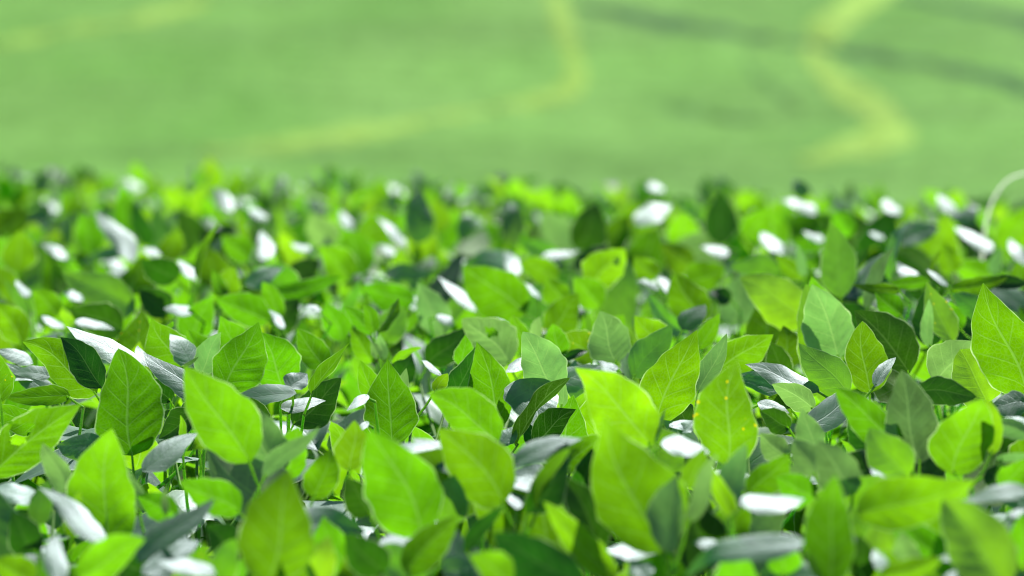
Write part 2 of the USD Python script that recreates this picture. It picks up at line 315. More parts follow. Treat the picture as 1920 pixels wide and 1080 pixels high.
# ---------------------------------------------------------------- leaf geometry
def leaf_blade(L, W, fold=0.35, curl=0.3, twist=0.0, wave=0.03, asym=0.0, sharp=1.0, nu=16, nv=8, seed=0, hole=None, notch=None):
    """A soybean leaflet from (0,0,0) to (L,0,0); upper side +z. fold raises the halves, curl bends tip and base (positive: arched), returns V, F, uv."""
    rr = random.Random(seed)
    u = np.linspace(0, 1, nu + 1) ** 1.0
    v = np.linspace(-1, 1, nv + 1)
    v = np.sign(v) * np.abs(v) ** 0.8
    U, Vv = np.meshgrid(u, v, indexing='ij')
    if hole:                      # (u, v, ru, rv): an eaten hole; the grid is pushed to its rim and the faces within are left out
        hu, hv, ru, rv = hole
        du, dv = (U - hu) / ru, (Vv - hv) / rv
        rad = np.hypot(du, dv) + 1e-9
        ang = np.arctan2(dv, du)
        rim = 1 + .18 * np.sin(3 * ang + 1) + .10 * np.sin(7 * ang)
        near = (rad < rim * 1.35) & (rad > rim * .62)
        k = np.where(near, rim / rad, 1)
        U, Vv = np.where(near, hu + du * k * ru, U), np.where(near, hv + dv * k * rv, Vv)
        inside = rad < rim * .99
    th = curl * (U - 0.45) * 1.0
    uu = np.linspace(0, 1, 81)
    ang_line = -curl * (uu - 0.5) + 0.10 * curl * np.sin(uu * 6.0)
    cx = np.concatenate([[0], np.cumsum((np.cos(ang_line[1:]) + np.cos(ang_line[:-1])) / 2)]) / 80
    cz = np.concatenate([[0], np.cumsum((np.sin(ang_line[1:]) + np.sin(ang_line[:-1])) / 2)]) / 80
    e = np.array([cx[-1], cz[-1]]); ln = np.linalg.norm(e); e /= ln
    CX, CZ = (cx * e[0] + cz * e[1]) / ln, (-cx * e[1] + cz * e[0]) / ln
    shape = np.sin(math.pi * np.clip(U, 0, 1) ** 0.70) ** (0.82 * sharp)
    shape = np.clip(shape, 0, 1) * (1 - 0.10 * smooth(.75, 1, U))
    half = W / 2 * shape * np.where(Vv > 0, 1 + asym, 1 - asym)
    ph, ph2 = rr.uniform(0, 6.28), rr.uniform(0, 6.28)
    und = 1 + 0.035 * np.sin(U * 21 + ph) * np.abs(Vv) ** 3 + 0.025 * np.sin(U * 34 + ph2 + Vv) * np.abs(Vv) ** 3
    off = Vv * half * und
    fa = fold * (1 - 0.45 * U)
    y = off * np.cos(fa)
    z = np.abs(off) * np.sin(fa) - 0.35 * off ** 2 / max(W, 1e-6) * np.sign(fold)
    z = z + wave * W * np.sin(U * rr.uniform(8, 12) + ph + Vv * 1.3) * np.abs(Vv) ** 1.5 * shape
    # quilting between the side veins
    z = z + 0.010 * W * np.cos(2 * math.pi * ((U - .25 * np.abs(Vv) ** .85) * 7)) * np.sin(math.pi * np.abs(Vv)) * shape
    y = y + L * rr.uniform(-.06, .06) * np.sin(math.pi * U) + L * rr.uniform(-.035, .035) * np.sin(2 * math.pi * U)
    tipbend = rr.choice((0, 0, 1)) * rr.uniform(-.09, .16)
    z = z - L * tipbend * smooth(.62, 1.05, U) ** 2
    tw = twist * (U - .3)
    y, z = y * np.cos(tw) - z * np.sin(tw), y * np.sin(tw) + z * np.cos(tw)
    x = L * np.interp(U, uu, CX)
    z = z + L * np.interp(U, uu, CZ)
    P = np.stack([x, y, z], -1).reshape(-1, 3)
    i, j = np.meshgrid(np.arange(nu), np.arange(nv), indexing='ij')
    a = (i * (nv + 1) + j).ravel()
    F = np.vstack([np.stack([a, a + nv + 1, a + nv + 2], -1), np.stack([a, a + nv + 2, a + 1], -1)])
    if hole:
        ins = inside.ravel()
        F = F[~ins[F].any(1)]
    uv = np.stack([U, (Vv + 1) / 2], -1).reshape(-1, 2)
    return P, F, uv

def frame_from(axis, normal):
    a = unit(axis); n = unit(np.asarray(normal) - a * np.dot(normal, a))
    return np.stack([a, np.cross(n, a), n], 1)

def tube(pts, radii, sides=6):
    p = np.asarray(pts, float)
    t = np.gradient(p, axis=0); t /= np.linalg.norm(t, axis=1, keepdims=True) + 1e-12
    ref = np.array([0.3, 1, 0.1])
    a = np.cross(t, ref); a /= np.linalg.norm(a, axis=1, keepdims=True) + 1e-12
    b = np.cross(t, a)
    g = np.arange(sides) * 2 * math.pi / sides
    r = np.broadcast_to(radii, (len(p),))
    V = (p[:, None] + r[:, None, None] * (np.cos(g)[None, :, None] * a[:, None] + np.sin(g)[None, :, None] * b[:, None])).reshape(-1, 3)
    F = []
    for i in range(len(p) - 1):
        for j in range(sides):
            k = (j + 1) % sides
            F += [(i * sides + j, i * sides + k, (i + 1) * sides + k), (i * sides + j, (i + 1) * sides + k, (i + 1) * sides + j)]
    for c, base, flip in ((len(V), 0, True), (len(V) + 1, (len(p) - 1) * sides, False)):
        for j in range(sides):
            k = (j + 1) % sides
            F.append((c, base + k, base + j) if flip else (c, base + j, base + k))
    V = np.vstack([V, p[0], p[-1]])
    return V, np.array(F)

def bezier(a, b, c, n=7):
    t = np.linspace(0, 1, n)[:, None]
    return (1 - t) ** 2 * a + 2 * t * (1 - t) * b + t * t * c

def joined(parts):
    V, F, n = [], [], 0
    for v, f in parts:
        V.append(v); F.append(np.asarray(f) + n); n += len(v)
    return np.vstack(V), np.vstack(F)

def put_leaf(path, P, F, uv, mat):
    return usdkit.mesh(stage, path, (P, F), mat, smooth=True, uv=uv)

# ---------------------------------------------------------------- plants of the crop: a stem, leaves of three leaflets each on a stalk
def grow(rr, height=0.70, n_leaves=8, nu=10, nv=6, small=1.0):
    """The parts of one plant, base at the origin: a stem (V, F) and a list of leaves: petiole (V, F), [(P, F, uv, material name)]."""
    lean = np.array([rr.uniform(-.05, .05), rr.uniform(-.05, .05), 0])
    top = height - 0.13
    zs = np.linspace(0, top, 9)
    wob = np.array([[math.sin(z * 9 + rr.random() * .6) * .008, math.cos(z * 7 + rr.random() * .6) * .008, z] for z in zs]) + lean * (zs[:, None] / top) ** 2
    stem = tube(wob, np.linspace(.0042, .0017, 9))
    leaves = []
    az = rr.uniform(0, 6.28)
    for k in range(n_leaves):
        f = k / (n_leaves - 1)
        zn = top * ((0.42 if n_leaves < 14 else .55) + (0.56 if n_leaves < 14 else .43) * f)
        node = np.array([np.interp(zn, zs, wob[:, c]) for c in range(3)])
        az += math.radians(180 + rr.uniform(-55, 55))
        plen = rr.uniform(.10, .19) * (1 - .55 * f) * (1.0 if f < .99 else .6)
        elev = math.radians(rr.uniform(38, 66) + 14 * f)
        out = np.array([math.cos(az), math.sin(az), 0])
        end = node + plen * (out * math.cos(elev) + np.array([0, 0, math.sin(elev)]))
        midp = node + (end - node) * .5 + np.array([0, 0, .18 * plen]) + out * .04 * plen
        pts = bezier(node, midp, end, 7)
        pet = [tube(pts, np.linspace(.0022, .0014, 7), 5)]
        size = (0.118 - 0.020 * f) * rr.uniform(.78, 1.15) * small
        if f > .97:
            size *= .62
        lit = rr.random()
        mat = 'young' if (f > .8 and lit < .5) or lit < .12 else ('shadowed' if lit > (.88 if n_leaves < 14 else .96) else 'leaf')
        blades = []
        mode = rr.random()
        for q in (0, 1, -1):
            a3 = az + q * math.radians(rr.uniform(62, 98))
            d3 = np.array([math.cos(a3), math.sin(a3), 0])
            m = mode + rr.uniform(-.22, .22)
            if m < .46:
                el = math.radians(rr.uniform(42, 86))
            elif m < .66:
                el = math.radians(rr.uniform(2, 40))
            else:
                el = math.radians(rr.uniform(-28, 14))
            axis = d3 * math.cos(el) + np.array([0, 0, math.sin(el)])
            roll = math.radians(rr.gauss(0, 26 if m < .66 else 15))
            n0 = unit(np.array([0, 0, 1.0]) - axis * axis[2]) if abs(axis[2]) < .985 else -d3
            n = n0 * math.cos(roll) + np.cross(axis, n0) * math.sin(roll)
            base = end + (d3 * .006 if q else out * .022 + np.array([0, 0, .008]))
            pet.append(tube(np.stack([end, (end + base) / 2 + [0, 0, .001], base]), .0011, 4))
            L = size * (1.0 if q == 0 else .92) * rr.uniform(.93, 1.07)
            P, F, uv = leaf_blade(L, L * rr.uniform(.54, .72), fold=rr.uniform(.08, .65), curl=rr.uniform(-.25, .95), twist=rr.uniform(-.5, .5),
                                  wave=rr.uniform(.02, .05), asym=.13 * q + rr.uniform(-.06, .06), sharp=rr.uniform(.82, 1.25), nu=nu, nv=nv, seed=rr.randrange(10 ** 6))
            P = P @ frame_from(axis, n).T + base
            blades.append((P, F, uv, mat))
        leaves.append((joined(pet), blades))
    return stem, leaves

def write_plant(path, stem, leaves):
    usdkit.mesh(stage, path + '/stem', stem, STEM, smooth=True)
    for k, (pet, blades) in enumerate(leaves):
        pp = numbered(path, 'leaf_stalk')
        usdkit.mesh(stage, pp, pet, STEM, smooth=True)
        for b in blades:
            put_leaf(numbered(pp, 'leaflet'), *b[:3], MATS[b[3]])

N_KINDS, N_NEAR = 22, 14
KINDS = []
for k in range(N_KINDS):
    rr = random.Random(100 + k)
    stem, leaves = grow(rr, height=0.70, n_leaves=10) if k < N_NEAR else grow(rr, height=0.70, n_leaves=18, nu=8, nv=4, small=.74)
    path = f'/World/plant_class_{k:03d}'
    stage.CreateClassPrim(path)
    write_plant(path, stem, leaves)
    P = np.vstack([b[0] for _, bl in leaves for b in bl])
    KINDS.append((path, P, stem, leaves))

# ---------------------------------------------------------------- the plants whose leaves the photograph shows one by one
# leaflet rows: kind, tip x, tip y, base x, base y (1920 x 1080 pixels of the photograph), width in pixels, options
#   g green standing leaf, p pale underside, w leaf lying so that it mirrors the sun, b leaf that mirrors the sky, d leaf with shade put into its dark green, y young, e on edge
PLANTS = [
("plant with a bitten hole in its big leaf, next to a leaf with yellow spots", [
  ('g',152,758,-18,892,84,dict(hole=(.42,-.45,.12,.34),d=3.45,yaw=-10,nu=40,nv=24)), ('g',-8,652,2,755,62,dict(spots=1,d=3.7)), ('g',8,745,132,742,34,dict(p=25,d=3.7)), ('g',-30,765,82,792,44,dict(d=3.75)),
  ('p',77,832,126,925,40,dict(d=3.2)), ('b',105,832,197,845,46,dict(d=3.6,p=42)), ('b',25,700,95,706,24,dict(d=3.9,p=50))]),
("plant with one broad upright mid-green leaf below a long leaf gleaming white", [
  ('g',222,653,248,855,114,dict(d=3.62,yaw=8,fold=.12,nu=26,nv=12,side=-1)), ('g',43,640,182,738,72,dict(d=3.85,yaw=-10)), ('d',113,632,192,728,56,dict(d=3.8,p=20,yaw=10,side=1)),
  ('w',123,617,272,690,46,dict(d=3.9)), ('b',268,660,374,760,42,dict(d=3.85,p=48)), ('d',272,708,322,752,44,dict(d=3.9)), ('w',258,648,285,690,26,dict(d=3.95))]),
("plant with a triangular half-folded leaf, one half green and one half grey-blue", [
  ('g',283,597,342,690,86,dict(d=4.05,yaw=-25,fold=.2,side=-1)), ('b',322,622,362,692,44,dict(d=4.02,p=38,yaw=40)), ('p',413,622,376,705,42,dict(d=4.0,yaw=20)), ('g',352,618,392,690,66,dict(d=4.3)),
  ('e',372,668,338,690,9,dict(d=3.95)), ('g',326,602,312,618,9,dict(d=4.1))]),
("plant with two broad bright upright leaves overlapping over grey-blue lying ones", [
  ('g',485,603,418,735,86,dict(d=3.95,yaw=12,fold=.15,nu=24,nv=12,side=-1)), ('g',484,622,531,730,88,dict(d=4.05,yaw=-12,nu=24,nv=12,side=-1)), ('g',412,592,470,685,72,dict(d=4.2,yaw=-20)),
  ('b',425,745,556,738,34,dict(d=3.85,p=52)), ('b',577,700,540,728,36,dict(d=3.9,p=45)), ('e',656,642,583,738,24,dict(d=3.8)), ('b',611,752,526,766,24,dict(d=3.85,p=55)),
  ('d',640,708,548,795,62,dict(d=3.95)), ('g',557,615,612,692,50,dict(d=4.2))]),
("plant with bare stalks in a dark gap and dark blue-grey leaves lying over it", [
  ('b',372,812,266,884,40,dict(d=3.45,p=50,yaw=10)), ('y',338,778,342,832,13,dict(d=3.6)), ('d',300,825,366,772,46,dict(d=3.7)), ('y',357,842,416,802,38,dict(d=3.4)), ('y',372,795,374,832,9,dict(d=3.55)),
  ('d',395,745,340,800,46,dict(d=3.8)), ('d',470,745,500,800,60,dict(d=3.75)), ('g',300,770,350,800,30,dict(d=3.9))]),
("plant with a tall soft-edged bright leaf in front of the dark gap", [
  ('y',210,803,204,1030,116,dict(d=3.05,fold=.2,yaw=6)), ('g',150,920,133,1010,30,dict(d=2.95)), ('w',72,920,200,1022,30,dict(d=2.75)), ('g',90,900,70,985,40,dict(d=3.0)), ('p',232,870,262,960,34,dict(d=3.1))]),
("plant with a long slanting out-of-focus bright leaf shaded towards its base", [
  ('y',346,686,470,868,106,dict(d=3.12,yaw=15,fold=.2,curl=.35)), ('p',448,752,530,886,84,dict(d=3.2,yaw=-15,side=-1)), ('p',600,800,492,896,26,dict(d=3.05,d2=1)), ('g',620,842,588,935,58,dict(d=3.1)), ('g',560,800,540,900,60,dict(d=3.25))]),
("plant in the lower corner with a crinkled leaf gleaming white at the picture edge", [
  ('w',-40,922,72,932,48,dict(d=3.2)), ('d',70,955,25,1005,64,dict(d=3.0)), ('g',-12,1050,66,1092,60,dict(d=2.6)), ('w',108,1005,112,1092,52,dict(d=2.45,free=1)), ('y',272,1010,140,1085,66,dict(d=2.5)), ('d',20,960,70,1040,60,dict(d=2.8)), ('b',68,1040,40,1062,26,dict(d=2.7))]),
("plant with a very large soft bright leaf standing at the bottom beside a grey blade", [
  ('y',542,880,500,1095,128,dict(d=2.5,fold=.15)), ('g',336,903,452,958,62,dict(d=2.95,yaw=-15)), ('b',402,934,258,1055,46,dict(d=2.65,p=40)), ('w',292,1052,405,1075,38,dict(d=2.5)), ('d',385,985,442,1045,66,dict(d=2.8)),
  ('y',618,1005,590,1092,52,dict(d=2.55)), ('g',258,930,335,965,48,dict(d=3.1)), ('p',310,910,311,968,12,dict(d=2.8)), ('g',445,1010,400,1085,50,dict(d=2.6))]),
("plant topped by a tuft of small hairy unfolding leaves", [
  ('g',682,570,703,622,27,dict(d=4.35)), ('g',646,573,698,628,30,dict(d=4.4)), ('g',657,614,700,680,36,dict(d=4.35)), ('p',712,626,716,676,20,dict(d=4.3)), ('e',746,558,706,622,15,dict(d=4.35)), ('p',695,640,712,672,20,dict(d=4.28)),
  ('e',791,652,735,682,15,dict(d=4.15)), ('g',675,675,702,785,46,dict(d=4.0)), ('d',772,662,740,720,58,dict(d=4.3))]),
("plant with a tall pointed bright leaf standing just below the hairy tuft", [
  ('g',727,673,735,838,90,dict(d=3.8,side=-1,fold=.15,nu=24,nv=12)), ('p',762,690,745,770,26,dict(d=3.9)), ('w',785,668,828,705,14,dict(d=4.0)), ('y',840,700,815,735,24,dict(d=3.9)), ('y',665,788,655,884,56,dict(d=3.2)), ('w',650,770,690,740,22,dict(d=3.7)), ('w',672,815,690,790,16,dict(d=3.6))]),
("plant with a veined leaf beside its dark shaded twin, both pointing up", [
  ('g',893,640,934,808,78,dict(d=3.95,side=-1,yaw=10,nu=24,nv=12)), ('d',891,650,848,765,50,dict(d=3.97,yaw=-25)), ('p',866,598,956,682,72,dict(d=4.3,hole=(.52,.30,.10,.15),nu=40,nv=24)), ('g',872,628,868,690,34,dict(d=4.15)), ('d',872,612,800,682,54,dict(d=4.4)),
  ('g',805,738,936,828,78,dict(d=3.3,yaw=-12))]),
("plant with a grey-blue rounded leaf facing the sky under a veined green leaf", [
  ('b',1008,805,1000,708,88,dict(d=3.9,p=57,nu=24,nv=12)), ('p',980,622,1042,738,76,dict(d=3.9,yaw=-10,nu=24,nv=12)), ('w',948,705,992,672,30,dict(d=4.0)), ('b',965,800,935,835,34,dict(d=3.7,p=45)), ('e',1070,708,967,838,22,dict(d=3.72,mat='shadowed')),
  ('d',1080,768,1000,832,52,dict(d=3.75,side=-1)), ('p',1060,715,1052,765,16,dict(d=3.8)), ('d',985,780,1010,850,40,dict(d=3.9))]),
("plant with a small pale heart-shaped leaf showing its white veins", [
  ('p',1125,583,1157,681,73,dict(d=4.2,yaw=4,fold=.1,nu=24,nv=12)), ('g',1260,608,1187,708,52,dict(d=4.1,yaw=25,side=1)), ('g',1190,592,1246,655,52,dict(d=4.35)), ('w',1118,679,1160,690,14,dict(d=4.15)), ('g',1037,605,1053,668,40,dict(d=4.3)),
  ('p',1013,593,1003,637,20,dict(d=4.35)), ('g',960,590,985,662,36,dict(d=4.35)), ('g',1046,632,1118,672,54,dict(d=4.3,spots=1)), ('d',1102,658,1058,674,16,dict(d=4.25,p=30)), ('d',1170,700,1140,735,34,dict(d=4.05))]),
("plant with a large darker leaf leaning beside a narrow pale one", [
  ('g',1308,620,1228,798,88,dict(d=3.72,yaw=15,side=-1,nu=26,nv=12,fold=.2)), ('p',1363,625,1306,738,38,dict(d=3.9,yaw=20)), ('b',1323,572,1278,618,36,dict(d=4.4,p=40)), ('g',1350,587,1308,655,32,dict(d=4.3)), ('g',1450,627,1345,696,62,dict(d=4.1,yaw=-8)),
  ('w',1305,790,1255,800,22,dict(d=3.6)), ('d',1250,735,1290,800,50,dict(d=3.9))]),
("plant with a large soft yellow-green leaf in front, at the middle of the picture", [
  ('y',1087,683,1222,835,108,dict(d=3.2,yaw=-18,fold=.25)), ('w',1330,852,1238,832,44,dict(d=3.05)), ('e',1248,765,1230,830,10,dict(d=3.2)), ('d',1110,840,1085,925,50,dict(d=3.2))]),
("plant with the biggest soft leaf in front, paler at one side", [
  ('g',1133,785,1245,1038,150,dict(d=2.66,yaw=-6,fold=.22,side=-1,nu=20,nv=10)), ('d',1048,890,1125,1040,66,dict(d=2.85)), ('y',1020,940,1155,1085,54,dict(d=2.6)), ('p',1270,890,1260,1040,60,dict(d=2.6,yaw=50)), ('p',1345,850,1290,980,26,dict(d=2.62)), ('b',1180,1050,1215,1085,40,dict(d=2.6))]),
("plant with three soft-edged green leaves and a blue-white blade between them", [
  ('g',820,804,946,945,106,dict(d=2.88,yaw=-15,fold=.25,side=-1)), ('g',692,806,792,1008,122,dict(d=2.78,yaw=-10,side=-1,fold=.2)), ('b',770,822,890,893,42,dict(d=3.0,p=58)), ('b',1092,823,962,872,38,dict(d=2.95,p=46)), ('d',648,895,696,965,52,dict(d=3.0)), ('g',852,890,840,985,70,dict(d=2.9))]),
("plant at the bottom with a dark folded leaf edged by a pale stripe", [
  ('d',1066,828,985,962,60,dict(d=2.78,yaw=30)), ('e',1070,840,1008,955,20,dict(d=2.76)), ('w',990,890,968,955,32,dict(d=2.9,free=1)), ('b',925,1000,1090,1092,92,dict(d=2.42,p=20,mat='shadowed')), ('g',857,968,760,1075,64,dict(d=2.6)), ('d',650,998,722,1075,66,dict(d=2.55)), ('g',880,1040,960,1095,60,dict(d=2.35)), ('d',948,943,872,1040,15,dict(d=2.75))]),
("plant with a level sideways leaf over a pair of leaves standing tip to tip", [
  ('y',1387,520,1524,598,78,dict(d=4.55,yaw=-5,fold=.15)), ('p',1522,533,1573,672,86,dict(d=4.15,yaw=-8,nu=24,nv=12,fold=.12)), ('y',1512,532,1520,705,64,dict(d=4.2,yaw=12,side=1)), ('g',1522,518,1566,610,50,dict(d=4.3)), ('d',1440,640,1480,700,44,dict(d=4.25)), ('g',1470,610,1480,690,50,dict(d=4.3))]),
("plant with one tall narrow leaf standing up above the focused rows", [
  ('g',1555,412,1576,560,62,dict(d=4.75,side=1,fold=.12)), ('p',1495,458,1510,520,17,dict(d=4.9)), ('b',1657,475,1578,558,30,dict(d=4.8,p=30,yaw=35)), ('d',1632,460,1580,546,18,dict(d=4.85,yaw=-40)), ('g',1367,500,1462,512,38,dict(d=5.0)), ('g',1455,475,1512,522,32,dict(d=5.0))]),
("plant with narrow hairy leaf seen edge-on next to the tall narrow one", [
  ('e',1695,412,1670,528,20,dict(d=4.9)), ('p',1677,463,1624,580,27,dict(d=4.5,yaw=40)), ('g',1600,530,1690,546,20,dict(d=4.4,p=20)), ('g',1640,548,1692,592,44,dict(d=4.35)), ('g',1660,540,1742,526,24,dict(d=4.6)), ('w',1680,495,1724,527,28,dict(d=4.75)), ('d',1640,585,1670,615,40,dict(d=4.4))]),
("plant with an orange-yellow blotch on the tip of its leaf", [
  ('g',1737,528,1787,642,48,dict(d=4.25,spots=2,yaw=-12)), ('d',1732,546,1745,650,50,dict(d=4.3,yaw=20)), ('p',1742,560,1743,652,22,dict(d=4.22)), ('w',1738,505,1776,537,12,dict(d=4.6)), ('g',1787,550,1842,592,38,dict(d=4.4)), ('g',1890,520,1780,542,32,dict(d=4.5,p=25)), ('d',1930,530,1855,537,24,dict(d=4.5,p=30)), ('e',1765,468,1745,522,9,dict(d=4.8)), ('g',1780,565,1800,620,40,dict(d=4.4))]),
("plant with a large bright veined leaf cut off by the picture edge", [
  ('g',1843,530,1928,750,112,dict(d=3.75,yaw=-8,side=-1,nu=26,nv=12,fold=.15)), ('y',1800,655,1852,756,80,dict(d=3.8,sharp=.6,side=1)), ('p',1838,640,1753,720,76,dict(d=3.95)), ('b',1850,766,1930,754,42,dict(d=3.6,p=42)), ('d',1830,745,1718,736,48,dict(d=3.55)), ('g',1925,600,1935,680,60,dict(d=4.0))]),
("plant with a green leaf half in shadow beside a veined rounded one", [
  ('g',1617,602,1631,738,72,dict(d=3.95,yaw=10,side=-1,nu=24,nv=12)), ('g',1497,643,1592,740,66,dict(d=3.85,yaw=-15,side=1)), ('d',1602,582,1706,700,86,dict(d=4.1)), ('b',1397,683,1537,735,36,dict(d=3.85,p=55)), ('p',1447,720,1528,768,44,dict(d=3.75,p=-20)), ('g',1440,745,1490,770,40,dict(d=3.85)), ('b',1680,670,1640,725,22,dict(d=3.85,p=45))]),
("plant with a pair of stalks showing and yellow specks on its front leaf", [
  ('g',1382,677,1366,875,106,dict(d=3.35,spots=1,fold=.15,side=-1)), ('d',1425,770,1482,802,42,dict(d=3.6)), ('p',1503,765,1530,856,48,dict(d=3.35,yaw=-25)), ('p',1425,812,1476,856,46,dict(d=3.35)), ('b',1300,790,1275,812,22,dict(d=3.6,p=50)), ('b',1480,775,1420,755,20,dict(d=3.7,p=55))]),
("plant with a soft folded leaf whose half is pale, behind a curved bright one", [
  ('g',1565,727,1692,836,62,dict(d=3.2,yaw=-15)), ('p',1690,694,1726,870,88,dict(d=3.2,yaw=10,fold=.3)), ('g',1628,803,1702,895,76,dict(d=3.0,yaw=-12)), ('d',1590,760,1640,850,56,dict(d=3.4)), ('w',1630,878,1668,908,18,dict(d=2.9))]),
("plant with a broad bright pointed leaf by a bunch of pale stalks", [
  ('y',1840,745,1785,892,100,dict(d=3.1,yaw=10,fold=.2)), ('y',1848,745,1862,852,32,dict(d=3.12)), ('p',1850,780,1932,818,34,dict(d=3.2)), ('w',1870,787,1932,792,16,dict(d=3.25)), ('g',1925,860,1880,920,50,dict(d=3.0)), ('p',1935,850,1868,860,12,dict(d=3.05)), ('d',1895,930,1850,880,50,dict(d=3.1))]),
("plant with pale soft triangular leaves in front of the yellow-specked leaf", [
  ('p',1533,825,1605,925,74,dict(d=2.9,yaw=-12)), ('p',1485,823,1532,893,54,dict(d=3.0)), ('g',1480,850,1402,925,54,dict(d=3.0)), ('g',1455,895,1530,930,56,dict(d=2.9)), ('g',1320,840,1285,915,46,dict(d=2.85)), ('p',1396,832,1368,965,54,dict(d=2.8,yaw=35)), ('y',1333,872,1376,975,32,dict(d=2.75,curl=.6))]),
("plant with a dark grey-green leaf standing upright at the bottom edge", [
  ('d',1570,893,1556,1095,88,dict(d=2.42,p=16,yaw=-10,mat='leaf',side=-1)), ('w',1510,935,1388,946,46,dict(d=2.62)), ('b',1282,1062,1508,1014,44,dict(d=2.4,p=48)), ('w',1640,1030,1660,1075,30,dict(d=2.4,free=1)), ('g',1460,1005,1470,1080,60,dict(d=2.5)), ('d',1610,1000,1625,1090,50,dict(d=2.55)), ('w',1300,1010,1360,1040,30,dict(d=2.55))]),
("plant with a wide arching bright leaf near the bottom, darker blade beside it", [
  ('y',1828,900,1605,965,92,dict(d=2.52,curl=.6,p=8)), ('y',1767,935,1885,1105,112,dict(d=2.42,yaw=-10)), ('b',1803,940,1930,922,30,dict(d=2.6,p=52)), ('g',1772,1048,1648,1080,44,dict(d=2.38)), ('p',1690,995,1712,1065,44,dict(d=2.6)), ('w',1792,1070,1775,1090,24,dict(d=2.35,free=1)), ('g',1915,960,1925,1060,60,dict(d=2.55)), ('w',1925,955,1890,968,20,dict(d=2.7))]),
("plant with a large soft rounded leaf over a nearly black cupped one", [
  ('g',112,510,254,582,72,dict(d=4.95,curl=.6,side=1)), ('d',265,488,332,524,52,dict(d=5.0,p=-35,side=1)), ('d',262,540,318,590,50,dict(d=4.95)), ('e',413,415,369,522,12,dict(d=4.9)), ('w',335,486,362,524,26,dict(d=5.0)), ('w',307,578,364,585,24,dict(d=4.7))]),
("plant with a yellowing pointed leaf among soft green ones", [
  ('y',398,505,426,558,26,dict(d=4.9,spots=3)), ('g',405,562,505,602,56,dict(d=4.7)), ('g',492,528,527,595,38,dict(d=4.75)), ('g',642,518,510,548,32,dict(d=4.9)), ('b',532,503,458,533,32,dict(d=5.0,p=42)), ('w',503,580,532,617,14,dict(d=4.6)), ('w',570,572,602,583,12,dict(d=4.6)), ('g',440,500,415,560,44,dict(d=5.0)), ('d',560,560,520,625,64,dict(d=4.8)), ('g',610,565,640,640,50,dict(d=4.75))]),
("plant at the picture edge with two small white-gleaming leaves above a green one", [
  ('w',78,592,118,616,18,dict(d=4.6)), ('w',215,618,140,604,20,dict(d=4.55)), ('g',-14,568,42,645,54,dict(d=4.6)), ('w',-8,655,62,682,30,dict(d=4.1)), ('w',28,715,88,702,26,dict(d=4.0)), ('g',60,545,110,590,60,dict(d=4.8)), ('d',130,580,230,620,60,dict(d=4.7)), ('w',30,525,50,558,20,dict(d=5.0)), ('w',120,545,155,565,20,dict(d=4.9))]),
("plant with a broad soft bright leaf beside a slanting white blade", [
  ('g',868,500,986,590,88,dict(d=4.9,yaw=-8,side=-1)), ('w',820,518,895,585,28,dict(d=4.95)), ('p',782,530,836,628,56,dict(d=4.75)), ('w',983,530,1012,562,12,dict(d=4.9)), ('w',965,612,914,600,14,dict(d=4.6)), ('g',680,535,778,562,52,dict(d=4.95,curl=.6)), ('g',1085,550,1024,622,62,dict(d=4.7)), ('g',760,575,720,640,54,dict(d=4.65)), ('w',850,610,820,590,22,dict(d=4.7))]),
("plant with a bright leaf that has a round hole, beside a dark gap", [
  ('y',1172,466,1108,545,66,dict(d=5.1,hole=(.70,.15,.09,.22),nu=36,nv=20)), ('g',1075,520,1127,575,62,dict(d=4.95)), ('g',1025,520,1060,572,52,dict(d=4.95)), ('g',1265,511,1312,612,68,dict(d=4.75)), ('w',1228,510,1257,552,22,dict(d=4.95)), ('w',1195,525,1237,542,14,dict(d=4.9)), ('g',1190,480,1232,522,54,dict(d=5.2)), ('g',1170,590,1130,640,60,dict(d=4.6))]),
("plant with a dark blue-grey leaf standing upright beside a small bright one", [
  ('b',786,352,780,458,50,dict(d=6.2,p=28)), ('y',812,372,826,435,38,dict(d=6.3)), ('b',958,375,966,458,42,dict(d=6.2,p=28)), ('w',705,408,757,464,24,dict(d=6.0)), ('w',712,458,736,480,18,dict(d=5.9)), ('b',880,395,868,450,30,dict(d=6.3,p=32)), ('g',655,430,682,514,72,dict(d=5.6)), ('w',640,395,656,432,25,dict(d=6.2))]),
("plant with a dark green pointed leaf standing over a dark grey lying one", [
  ('d',1120,383,1082,468,64,dict(d=6.0,yaw=15)), ('b',1140,460,1078,502,36,dict(d=5.7,p=35,mat='shadowed')), ('w',1085,472,1015,490,11,dict(d=5.6)), ('g',980,455,1052,482,42,dict(d=5.8)), ('g',975,490,1047,522,46,dict(d=5.4)), ('w',945,468,968,517,26,dict(d=5.6)), ('b',1262,380,1192,422,36,dict(d=6.2,p=55))]),
("plant with a dark green oval leaf standing alone near the far edge", [
  ('d',1352,357,1352,460,58,dict(d=6.1,p=12)), ('w',1315,462,1367,477,22,dict(d=5.8)), ('w',1428,435,1464,478,30,dict(d=5.7)), ('g',1360,500,1288,532,56,dict(d=5.3)), ('w',1505,435,1542,454,18,dict(d=5.8)), ('d',1330,545,1372,560,36,dict(d=5.0,p=25))]),
("plant with long white-gleaming leaves by the tall curved stalk", [
  ('w',1790,425,1858,474,30,dict(d=5.7)), ('w',1893,448,1922,498,28,dict(d=5.5)), ('b',1760,425,1688,457,40,dict(d=5.7,p=40)), ('g',1770,455,1782,515,58,dict(d=5.3)), ('b',1830,385,1798,424,36,dict(d=6.1,p=40)), ('w',1757,365,1792,402,26,dict(d=6.3)), ('p',1878,465,1865,517,22,dict(d=5.3)), ('g',1908,490,1915,540,54,dict(d=5.1)), ('w',1628,437,1658,446,20,dict(d=5.8)), ('w',1660,372,1684,404,28,dict(d=6.3))]),
("plant with a long slanting white blade among blurred dark and green leaves", [
